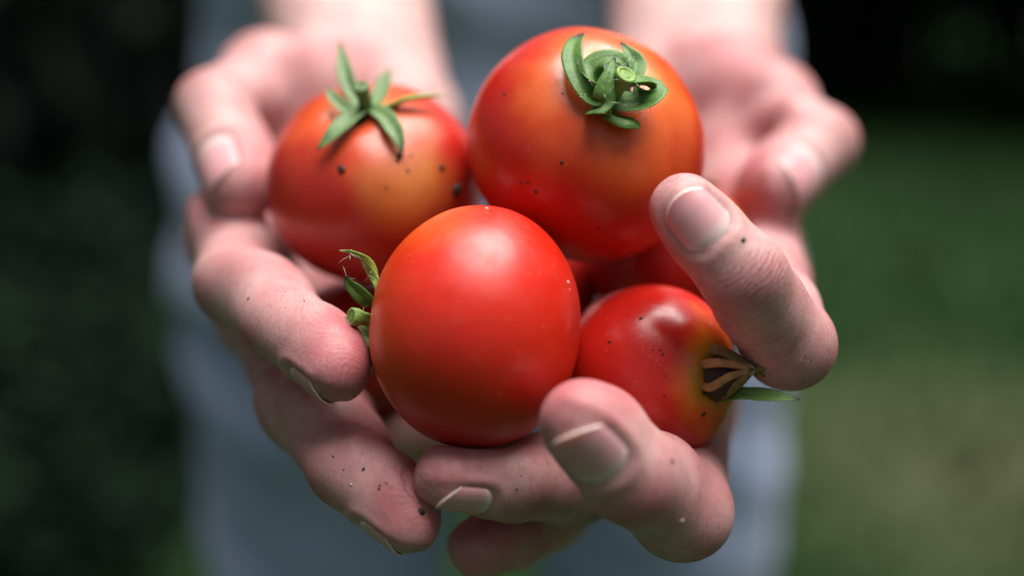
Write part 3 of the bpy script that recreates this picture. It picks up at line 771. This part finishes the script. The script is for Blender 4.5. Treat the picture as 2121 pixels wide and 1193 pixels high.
# ------------------------------------------------------------------ hands
class Finger:
    """joints base..tip (lens mm), radii at joints, dorsal direction at the last bone"""
    def __init__(s, J, r, dorsal, nail=(11.5, 50), flush=1.0, nail_shift=0.0, tipflat=1.0):
        s.J = [np.asarray(j, float) for j in J]; s.r = tuple(q * f for q, f in zip(r, (0.96, 0.95, 0.93, 0.90)))
        s.ax = [unit(b - a) for a, b in zip(s.J[:-1], s.J[1:])]
        d = np.asarray(dorsal, float); a = s.ax[-1]
        d = unit(d - a * (d @ a)); s.lat = unit(np.cross(a, d))
        s.dor = []
        for A in s.ax:
            q = np.cross(s.lat, A); q = unit(q); s.dor.append(q if q @ d > -2 else -q)
        s.nail = nail; s.flush = flush; s.L = np.linalg.norm(s.J[-1] - s.J[-2]); s.nail_shift = nail_shift
    def bounds(s, pad):
        A = np.array(s.J); return A.min(0) - pad, A.max(0) + pad
    def local(s, P):
        """coordinates on the last bone: along, lateral, dorsal"""
        o = s.J[-2]; x, y, z = P[0] - o[0], P[1] - o[1], P[2] - o[2]
        f = lambda A: x * A[0] + y * A[1] + z * A[2]
        return f(s.ax[-1]), f(s.lat), f(s.dor[-1])
    def sdf0(s, P):
        d = None; nb = len(s.ax)
        for i in range(nb):
            a, b = s.J[i], s.J[i + 1]; ra, rb = s.r[i], s.r[i + 1]
            L = np.linalg.norm(b - a); A, D, W = s.ax[i], s.dor[i], s.lat
            c = sd_cone(P, a, b, ra * 0.96, rb * 0.96)
            # soft palmar cushion of this bone
            e = sd_ell(P, a + A * L * (0.54 if i < nb - 1 else 0.62) - D * ra * 0.26, (A, W, D), (L * (0.50 if i < nb - 1 else 0.62), ra * (0.97 if i < nb - 1 else 0.93), ra * 0.90))
            c = smin(c, e, 2.0)
            d = c if d is None else smin(d, c, 3.0)
            if i == 1:   # knuckle: a slight widening on the back of the joint
                k = sd_ell(P, a + s.dor[i] * ra * 0.07 + s.dor[i - 1] * ra * 0.06, (A, W, D), (ra * 1.1, ra * 0.95, ra * 0.90))
                d = smin(d, k, 2.0)
        return d
    def sdf(s, P):
        d = s.sdf0(P)
        # nail bed sunk a little, folds of skin raised round it
        u, w, h = s.local(P)
        ln, pm = s.nail; s1 = s.L + s.r[-1] * 0.46 + s.nail_shift; s0 = s1 - ln
        phi = np.degrees(np.arctan2(w, h))
        qa = (u - (s0 + s1 + 3) / 2) / ((ln + 3) / 2); qb = phi / pm
        q = (np.abs(qa) ** 4 + np.abs(qb) ** 4) ** 0.25
        inside = 1 / (1 + np.exp((q - 1.0) * 22))
        ring = np.exp(-((q - 1.17) / 0.13) ** 2) * (u < s1 - 1.0) * np.clip((s1 - u) / 4, 0, 1)
        d = d + 0.55 * inside * (np.abs(phi) < 90) - 0.45 * ring * (np.abs(phi) < 100)
        # flexion creases on the palm side of the joints
        for i in range(1, len(s.J) - 1):
            o = s.J[i]; A = unit(s.ax[i] + s.ax[i - 1]); D = unit(s.dor[i] + s.dor[i - 1])
            x, y, z = P[0] - o[0], P[1] - o[1], P[2] - o[2]
            al = x * A[0] + y * A[1] + z * A[2]; dd = x * D[0] + y * D[1] + z * D[2]
            rr = x * x + y * y + z * z
            d = d + 0.7 * np.exp(-(al / 0.9) ** 2) * np.clip(-dd / s.r[i], 0, 1) * (rr < (2.2 * s.r[i]) ** 2)
        return d

class Hand: pass
def hand(fingers, thumb, wrist, wlat, elbow, wr=(20, 13), thenar_r=14.0):
    H = Hand(); H.f = fingers; H.t = thumb; H.w = np.asarray(wrist, float); H.e = np.asarray(elbow, float); H.wlat = unit(wlat); H.wr = wr; H.thenar_r = thenar_r
    return H
def forearm_sdf(H, P):
    w, e, lt = H.w, H.e, H.wlat
    d = None
    for s in (-1, 1):
        m = w + (e - w) * 0.42
        c = smin(sd_cone(P, w + lt * s * 11.5, m + lt * s * 14, 17.5, 26.0), sd_cone(P, m + lt * s * 14, e + lt * s * 9, 26.0, 34.0), 8)
        d = c if d is None else smin(d, c, 14)
    return d
def palm_sdf(H, P):
    d = None; w, lt = H.w, H.wlat
    for i, F in enumerate(H.f):
        k = (1.5 - i) / 1.5
        c = sd_cone(P, w + lt * k * 13, F.J[0], 16.0, F.r[0] * 1.12)
        d = c if d is None else smin(d, c, 9)
    T = H.t
    d = smin(d, sd_cone(P, w + lt * 15, T.J[0], 15, H.thenar_r), 9)
    d = smin(d, sd_cone(P, T.J[0], T.J[1], H.thenar_r, T.r[1] * 1.15), 8)
    d = smin(d, sd_cone(P, T.J[1], w * 0.5 + H.f[1].J[0] * 0.5, T.r[1] * 0.85, 12.0), 9)
    # web between thumb and forefinger
    d = smin(d, sd_cone(P, T.J[0] * 0.45 + T.J[1] * 0.55, H.f[0].J[0] * 0.6 + w * 0.4, 8.0, 8.0), 8)
    # heel of the hand
    d = smin(d, sd_cone(P, w - lt * 13, H.f[3].J[0] * 0.7 + w * 0.3, 16, 14), 8)
    return smin(d, forearm_sdf(H, P), 10)

def build_hand(H, h, far):
    allf = H.f + [H.t]
    pts = np.array([j for F in allf for j in F.J] + [H.w])
    lo, hi = pts.min(0) - 24, pts.max(0) + 24
    cut = H.w + unit(H.e - H.w) * far
    lo = np.minimum(lo, cut - 42); hi = np.maximum(hi, cut + 42)
    hi[2] = min(hi[2], cut[2] + 8)
    g = Grid(lo, hi, h)
    sl, P = g.box(lo, hi)
    # palm only where it can be
    pp = np.array([F.J[0] for F in H.f] + [H.t.J[0], H.t.J[1], H.w, cut])
    sl, P = g.box(pp.min(0) - 46, pp.max(0) + 46)
    g.d[sl] = palm_sdf(H, P)
    Fd = np.full(g.n, 60.0, np.float32)
    for F in allf:
        a, b = F.bounds(20)
        sl, P = g.box(a, b)
        Fd[sl] = smin(Fd[sl], F.sdf(P), 0.5)
    d = smin(g.d, Fd, 6.0)
    # flesh gives way where a fruit presses on it
    for t in TOM:
        sl, P = g.box(t.c - t.R * 1.25, t.c + t.R * 1.25)
        e = sd_ell(P, t.c, t.ax, (t.R * 1.008, t.R * 1.008, t.R * t.a * 1.01))
        d[sl] = -smin(-d[sl], e, 1.2)
    # open end at the forearm
    A = unit(H.e - H.w)
    X, Y, Z = g.ax[0][:, None, None], g.ax[1][None, :, None], g.ax[2][None, None, :]
    pl = (X - cut[0]) * A[0] + (Y - cut[1]) * A[1] + (Z - cut[2]) * A[2]
    d = np.maximum(d, pl.astype(np.float32))
    V, Q = surface_nets(d, g.lo, h)
    V = relax(V, Q, 2, 0.5)
    return V, Q

def finger_attrs(V, hands):
    n = len(V); P = (V[:, 0], V[:, 1], V[:, 2])
    best = np.full(n, 1e9); at_ = {k: np.zeros(n) for k in ('flush', 'along', 'crease', 'ridge', 'pad')}
    at_['along'][:] = V[:, 1]; at_['ridge'][:] = 50.0
    for H in hands:
        for F in H.f + [H.t]:
            lo, hi = F.bounds(16)
            m = np.all((V > lo) & (V < hi), 1); ix = np.nonzero(m)[0]
            if not len(ix): continue
            p = tuple(c[ix] for c in P)
            d = np.full(len(ix), 1e9)
            for i in range(len(F.ax)): d = np.minimum(d, sd_cone(p, F.J[i], F.J[i + 1], F.r[i], F.r[i + 1]))
            up = d < best[ix]; ix = ix[up]; p = tuple(c[up] for c in p); best[ix] = d[up]
            u, w, h = F.local(p)
            tip = 1 / (1 + np.exp(-(u - F.L * 0.55) / 2.6))
            pal = np.clip(0.5 - 0.5 * h / F.r[-1], 0, 1)
            fl = np.maximum(tip * (0.35 + 0.65 * pal) * 1.05, 0.22 + 0.30 * pal)
            cr = np.zeros(len(ix)); al = np.full(len(ix), 40.0)
            bestj = np.full(len(ix), 1e9)
            for i in range(1, len(F.J) - 1):
                q = V[ix] - F.J[i]; A = unit(F.ax[i] + F.ax[i - 1]); D = unit(F.dor[i] + F.dor[i - 1])
                a_, d_ = q @ A, q @ D; rr = np.linalg.norm(q, axis=1)
                near = rr < bestj
                k = np.exp(-(a_ / 5.0) ** 2) * (rr < 2.4 * F.r[i])
                kk = k * (0.06 + 0.94 * np.clip(d_ / F.r[i] * 0.9 + 0.1, 0, 1))
                cr = np.where(near, kk, cr); al = np.where(near, a_, al); bestj = np.where(near, rr, bestj)
                fl = np.maximum(fl, 0.62 * np.exp(-(a_ / 7.0) ** 2) * np.clip(d_ / F.r[i] + 0.2, 0, 1) * (rr < 2.2 * F.r[i]))
            at_['flush'][ix] = fl * F.flush; at_['crease'][ix] = cr; at_['along'][ix] = al
            pu = u - F.L * 0.72
            at_['ridge'][ix] = np.sqrt((pu * np.where(pu < 0, 0.75, 1.0)) ** 2 + (w + 0.12 * pu) ** 2)
            at_['pad'][ix] = np.clip(-h / F.r[-1] * 1.6, 0, 1) * np.clip((u + 2) / 5, 0, 1)
    return at_

def nail_mesh(F):
    ln, pm = F.nail; s1 = F.L + F.r[-1] * 0.46 + F.nail_shift; s0 = s1 - ln
    nu, nv = 22, 18
    o, A, W, D = F.J[-2], F.ax[-1], F.lat, F.dor[-1]
    def trace(u, phi):
        a = np.radians(phi); dr = D * np.cos(a)[:, None] + W * np.sin(a)[:, None]; q = o + A * u[:, None]
        r = np.full(len(u), 4.0)
        for _ in range(24):
            p = q + dr * r[:, None]; r = r - F.sdf0((p[:, 0], p[:, 1], p[:, 2])) * 0.9
        return r
    uc = F.L - 0.5                                    # past here the plate runs on straight while the pad drops away
    a, v = [g.ravel() for g in np.meshgrid(np.linspace(0, 1, nu + 1), np.linspace(-1, 1, nv + 1), indexing='ij')]
    phi = v * pm; av = np.abs(v)
    st = s0 + 2.4 * av ** 2.2; en = s1 - 3.2 * av ** 2.3
    u = st + (en - st) * a
    over = np.maximum(u - uc, 0); full = np.full(len(u), uc)
    r = trace(np.minimum(u, uc), phi) + (trace(full, phi) - trace(full - 3, phi)) / 3 * over - 0.012 * over ** 2 - 0.06 * over
    r += -0.20 - np.maximum(0, 1 - a * 6) * 0.35 - np.maximum(0, av - 0.86) / 0.14 * 0.45
    q = np.radians(phi)
    V = list(o + A * u[:, None] + (D * np.cos(q)[:, None] + W * np.sin(q)[:, None]) * r[:, None]); AU = list(a); AV = list(v)
    n1 = len(V); m = nv + 1
    # underside
    for i in range(nu + 1):
        for j in range(m):
            p = V[i * m + j]; q = math.radians((-1 + 2 * j / nv) * pm); dr = D * math.cos(q) + W * math.sin(q)
            V.append(p - dr * 0.28); AU.append(AU[i * m + j]); AV.append(AV[i * m + j])
    Fc = []
    for i in range(nu):
        for j in range(nv):
            a = i * m + j; Fc.append((a, a + 1, a + m + 1, a + m)); Fc.append((n1 + a, n1 + a + m, n1 + a + m + 1, n1 + a + 1))
    rim = [j for j in range(m)] + [i * m + nv for i in range(1, nu + 1)] + [nu * m + j for j in range(nv - 1, -1, -1)] + [i * m for i in range(nu - 1, 0, -1)]
    for k in range(len(rim)):
        a, b = rim[k], rim[(k + 1) % len(rim)]; Fc.append((b, a, n1 + a, n1 + b))
    return np.array(V), Fc, AU, AV

# image-left hand is the person's right hand
RH = hand(
    [Finger([at(484, 496, 294), at(496, 586, 251), at(588, 668, 231), at(694, 768, 217)], (11.0, 9.6, 8.8, 7.5), (-0.72, -0.66, 0.06), (10.5, 52)),
     Finger([at(545, 650, 292), at(634, 846, 247), at(724, 964, 225), at(843, 1082, 216)], (11.0, 9.6, 8.8, 7.3), (-0.70, -0.70, 0.04), (10.5, 52)),
     Finger([at(630, 730, 302), at(715, 835, 286), at(850, 895, 274), at(980, 918, 266)], (10.5, 9.2, 8.2, 7.2), (-0.4, -0.9, 0.1), (11, 50)),
     Finger([at(690, 760, 308), at(780, 830, 300), at(900, 865, 292), at(1030, 885, 284)], (10.0, 8.0, 7.2, 6.2), (-0.2, -0.95, 0.2), (9, 50))],
    Finger([at(680, 190, 350), at(556, 168, 322), at(445, 226, 293), at(496, 384, 269)], (14.0, 11.5, 10.8, 9.8), (-0.70, 0.30, -0.66), (15.0, 60), 0.85),
    at(760, 235, 362), (-0.85, 0.45, 0.2), at(600, -560, 610))
LH = hand(
    [Finger([at(1570, 590, 272), at(1630, 708, 228), at(1540, 570, 214), at(1418, 432, 213.5)], (11.0, 9.5, 8.7, 7.7), (-0.16, 0.08, -1), (11.5, 54), 0.8),
     Finger([at(1425, 845, 284), at(1408, 1050, 222), at(1306, 980, 207.5), at(1206, 874, 199.5)], (11.0, 10.3, 9.8, 8.8), (-0.36, -0.22, -0.90), (12.5, 56), nail_shift=0.6),
     Finger([at(1370, 850, 276), at(1185, 998, 243), at(1060, 997, 222), at(925, 990, 213)], (10.5, 9.4, 8.2, 7.2), (0.12, -0.78, -0.60), (11, 52)),
     Finger([at(1300, 900, 284), at(1140, 1062, 258), at(1065, 1106, 242), at(984, 1136, 232)], (9.5, 8.4, 7.6, 6.9), (-0.75, -0.5, 0.1), (9, 50))],
    Finger([at(1490, 180, 350), at(1590, 226, 322), at(1698, 298, 298), at(1602, 388, 276)], (14.0, 11.5, 10.6, 10.2), (0.74, 0.20, -0.62), (15.0, 60), 1.0),
    at(1430, 225, 362), (0.85, 0.45, 0.2), at(1490, -560, 610))

def build_person():
    HV = 0.7
    vs, qs, off = [], [], 0
    for H in (RH, LH):
        V, Q = build_hand(H, HV, 30.0)
        vs.append(V); qs.append(Q + off); off += len(V)
    # rest of the body at a coarser step (lens frame shared; trunk given in world millimetres)
    hip_y = 0.72
    def body_world(P, skin):
        return None
    # forearms, upper arms
    sh = [to_lens(np.array([-0.175, 0.76, 1.37])), to_lens(np.array([0.175, 0.76, 1.37]))]
    for H, s in ((RH, sh[0]), (LH, sh[1])):
        pts = np.array([H.w, H.e, s]); g = Grid(pts.min(0) - 60, pts.max(0) + 60, 4.0)
        sl, P = g.box(g.lo, g.lo + g.n * 4.0)
        d = smin(forearm_sdf(H, P), sd_cone(P, H.e, s, 40, 50), 15)
        A = unit(H.e - H.w); c = H.w + A * 22
        pl = (P[0] - c[0]) * A[0] + (P[1] - c[1]) * A[1] + (P[2] - c[2]) * A[2]
        d = np.maximum(d + 0.25, -pl)
        V, Q = surface_nets(d.astype(np.float32), g.lo, 4.0); V = relax(V, Q, 1)
        vs.append(V); qs.append(Q + off); off += len(V)
    # trunk, neck, head, legs and feet under the clothes (world mm)
    def ellcol(P, levels):
        z = np.clip(P[2], levels[0][0], levels[-1][0]); L = np.array(levels)
        cx, cy, a, b = [np.interp(z, L[:, 0], L[:, i]) for i in (1, 2, 3, 4)]
        k = np.sqrt(((P[0] - cx) / a) ** 2 + ((P[1] - cy) / b) ** 2)
        dr = (k - 1) * np.minimum(a, b)
        dz = np.maximum(levels[0][0] - P[2], P[2] - levels[-1][0])
        return np.maximum(dr, dz)
    Yc = hip_y * 1000
    TR = [(760, 0, Yc, 150, 100), (850, 0, Yc, 178, 118), (1000, 0, Yc, 150, 100), (1080, 0, Yc, 140, 95), (1250, 0, Yc + 10, 160, 110), (1380, 0, Yc + 20, 165, 90), (1430, 0, Yc + 30, 90, 60)]
    def leg(P, s, r):
        k = np.array
        return smin(sd_cone(P, k([s * 106. - 16, Yc, 790.]), k([s * 130. - 12, Yc, 450.]), 82 + r, 58 + r), sd_cone(P, k([s * 130. - 12, Yc, 450.]), k([s * 132., Yc + 20, 80.]), 56 + r, 40 + r), 30)
    def rumple(P, amp):
        return amp * (np.sin(P[2] * 0.045 + np.sin(P[0] * 0.03) * 1.7) * np.sin(P[0] * 0.035 + P[1] * 0.02 + 1.1) + 0.5 * np.sin(P[2] * 0.09 + P[0] * 0.05))
    k = np.array
    g = Grid((-260, Yc - 180, 0), (260, Yc + 190, 1720), 10.0)
    sl, P = g.box(g.lo, g.lo + g.n * 10.0)
    d = ellcol(P, TR)
    for s in (-1, 1):
        d = smin(d, leg(P, s, 0), 25)
        d = smin(d, sd_cone(P, k([s * 130., Yc + 20, 45.]), k([s * 150., Yc - 120, 32.]), 38, 30), 20)
        d = smin(d, sd_cone(P, k([0., Yc + 30, 1390.]), k([s * 170., Yc + 40, 1370.]), 60, 55), 30)
    d = smin(d, sd_cone(P, k([0., Yc + 30, 1400.]), k([0., Yc + 15, 1500.]), 56, 52), 20)
    hx = (k([1., 0, 0]), k([0., 1, 0]), k([0., 0, 1]))
    d = smin(d, sd_ell(P, k([0., Yc + 10, 1585.]), hx, (74, 95, 108)), 25)
    d = smin(d, sd_ell(P, k([0., Yc - 30, 1535.]), hx, (52, 55, 60)), 25)
    d = smin(d, sd_cone(P, k([0., Yc - 85, 1590.]), k([0., Yc - 100, 1560.]), 9, 13), 10)
    V, Q = surface_nets(d.astype(np.float32), g.lo, 10.0); V = relax(V, Q, 1)
    vs.append(to_lens(V / 1000)); qs.append(Q + off); off += len(V)

    V = np.concatenate(vs); Q = np.concatenate(qs)
    person = empty('person', Matrix.Translation((0, hip_y, 0)))
    tag(person, 'person in blue shirt and jeans holding tomatoes out in two cupped hands', 'person')
    Lc = to_world(V) - np.array([0, hip_y, 0])
    me = mesh_np('body', Lc, Q, MAT['skin'])
    A = finger_attrs(V, (RH, LH))
    for kx, v in A.items(): set_attr(me, kx, v)
    body = part('body', me, person)
    for H in (RH, LH):
        for F in H.f + [H.t]:
            NV, NF, AU, AV = nail_mesh(F)
            nm = mesh_from('fingernail', to_world(NV) - np.array([0, hip_y, 0]), NF, MAT['nail'])
            set_attr(nm, 'nail_u', AU); set_attr(nm, 'nail_v', AV)
            part('fingernail', nm, body)
    # shirt
    g = Grid((-330, Yc - 330, 800), (330, Yc + 220, 1470), 7.0)
    sl, P = g.box(g.lo, g.lo + g.n * 7.0)
    SH = [(840, -22, Yc, 208, 142), (900, -20, Yc, 200, 136), (1000, -14, Yc, 180, 126), (1080, -8, Yc, 174, 122), (1250, 0, Yc + 10, 184, 132), (1360, 0, Yc + 20, 180, 110), (1415, 0, Yc + 30, 105, 75)]
    d = ellcol(P, SH)
    for s, H in ((-1, RH), (1, LH)):
        e = to_world(H.e) * 1000; w = to_world(H.w) * 1000
        d = smin(d, sd_cone(P, k([s * 165., Yc + 40, 1360.]), e, 68, 54), 22)
        d = smin(d, sd_cone(P, e, e + (w - e) * 0.16, 52, 50), 12)
    d = d + rumple(P, 4.0)
    V, Q = surface_nets(d.astype(np.float32), g.lo, 7.0); V = relax(V, Q, 2)
    part('shirt', mesh_np('shirt', V / 1000 - np.array([0, hip_y, 0]), Q, MAT['shirt']), person)
    # jeans
    g = Grid((-260, Yc - 180, 60), (260, Yc + 190, 900), 7.0)
    sl, P = g.box(g.lo, g.lo + g.n * 7.0)
    d = ellcol(P, [(770, -18, Yc, 184, 118), (850, -18, Yc, 196, 128), (890, -18, Yc, 191, 124)])
    for s in (-1, 1): d = smin(d, leg(P, s, 17), 18)
    d = np.maximum(d, 90 - P[2]) + rumple(P, 3.0)
    V, Q = surface_nets(d.astype(np.float32), g.lo, 7.0); V = relax(V, Q, 2)
    part('jeans', mesh_np('jeans', V / 1000 - np.array([0, hip_y, 0]), Q, MAT['jeans']), person)
    return person, body
PERSON, BODY = build_person()

# ------------------------------------------------------------------ crumbs of soil and drops of water on fruit and skin
def specks():
    bpy.context.view_layer.update()
    dg = bpy.context.evaluated_depsgraph_get()
    hosts = [t.fruit for t in TOM] + [BODY]
    trees = []
    for o in hosts:
        me = o.data; n = len(me.vertices); co = np.empty(n * 3, np.float32); me.vertices.foreach_get('co', co)
        M = np.array(o.matrix_world); W = co.reshape(-1, 3) @ M[:3, :3].T + M[:3, 3]
        trees.append(BVHTree.FromPolygons([tuple(v) for v in W.tolist()], [tuple(p.vertices) for p in me.polygons]))
    org = Vector((0, 0, CAM_H))
    L = [(1045, 194, 0.35), (1164, 337, 0.35), (1093, 378, 0.30), (1080, 380, 0.35), (1110, 398, 0.42), (1165, 194, 0.3), (1216, 470, 0.2), (1240, 471, 0.22), (1250, 478, 0.18),
         (946, 393, 1.35), (914, 347, 0.7), (828, 322, 0.9), (824, 332, 0.5), (845, 354, 0.4), (852, 322, 0.3), (708, 350, 0.9), (800, 390, 0.3),
         (1327, 660, 0.38), (1263, 708, 0.42), (1265, 728, 0.2), (1377, 778, 0.18), (1372, 733, 0.3), (1368, 725, 0.25), (1352, 724, 0.2), (1376, 820, 0.2), (1457, 858, 0.5),
         (1541, 497, 0.5), (1590, 523, 0.16), (1546, 418, 0.2), (1495, 556, 0.14), (1392, 955, 0.42), (1398, 927, 0.15), (515, 618, 0.35), (630, 623, 0.25), (590, 604, 0.15), (570, 602, 0.15), (612, 598, 0.15), (655, 622, 0.15), (662, 629, 0.15),
         (690, 945, 0.22), (753, 972, 0.35), (712, 973, 0.2), (872, 1058, 0.7), (785, 1012, 0.3), (800, 1000, 0.2), (787, 1005, 0.25), (1080, 985, 0.2), (1070, 1013, 0.2), (1637, 436, 0.7), (1583, 365, 0.4)]
    bucket = {}
    def ico(c, nrm, s, flat):
        t = Vector(nrm).orthogonal().normalized(); b = Vector(nrm).cross(t)
        V, F = [], []
        rings = [(0.0, 1.0), (0.55, 0.83), (0.95, 0.35), (0.9, -0.3)]
        V.append(c + nrm * s * flat)
        for rr, zz in rings[1:]:
            for q in range(7):
                w = 6.283 * q / 7; j = 1 + random.uniform(-0.5, 0.45) * (flat > 0.56)
                V.append(c + (t * math.cos(w) + b * math.sin(w)) * s * rr * j + nrm * s * flat * zz)
        for q in range(7): F.append((0, 1 + q, 1 + (q + 1) % 7))
        for r in range(2):
            for q in range(7): F.append((1 + r * 7 + q, 1 + r * 7 + 7 + q, 1 + r * 7 + 7 + (q + 1) % 7, 1 + r * 7 + (q + 1) % 7))
        return V, F
    def put(px, py, s, flat, key):
        d = to_world(at(px, py, 100.0)) - np.array(org); d = Vector(d).normalized()
        best = None
        for i, tr in enumerate(trees):
            loc, nrm, ix, ds = tr.ray_cast(org, d)
            if loc is not None and (best is None or ds < best[0]): best = (ds, loc, nrm, i)
        if best is None or best[0] > 0.5: return
        ds, loc, nrm, i = best
        if nrm.dot(d) > 0: nrm = -nrm
        V, F = ico(loc, nrm, s / 1000, flat)
        B = bucket.setdefault((i, key), ([], [])); o = len(B[0])
        B[0].extend(V); B[1].extend([tuple(x + o for x in f) for f in F])
    for px, py, s in L: put(px, py, s, 0.6, 'soil')
    # scattered finer dust
    for _ in range(260):
        cx, cy, sd = random.choice([(1180, 420, 90), (1330, 720, 70), (1300, 700, 60), (850, 400, 70), (620, 640, 60), (740, 980, 60), (1560, 560, 70), (1400, 950, 50), (1000, 560, 110), (1100, 200, 90)])
        put(random.gauss(cx, sd), random.gauss(cy, sd), 0.04 + 0.07 * random.random(), 0.6, 'soil')
    for px, py, s in [(1008, 432, 0.5), (1177, 585, 0.45), (1298, 520, 0.2), (1180, 600, 0.2), (727, 1003, 0.35), (1412, 1078, 0.6)]:
        put(px, py, s, 0.55, 'drop')
    wm, n, l, bs = new_mat('water_drop')
    bs.inputs['Base Color'].default_value = (0.9, 0.8, 0.72, 1); bs.inputs['Roughness'].default_value = 0.12; bs.inputs['Transmission Weight'].default_value = 0.6; bs.inputs['IOR'].default_value = 1.33
    for (i, key), (V, F) in bucket.items():
        o = hosts[i]; Mi = o.matrix_world.inverted()
        me = mesh_from('soil_crumb' if key == 'soil' else 'water_drop', [Mi @ Vector(v) for v in V], F, MAT['soil'] if key == 'soil' else wm)
        tag(part(me.name.split('.')[0], me, o), kind='stuff')
specks()
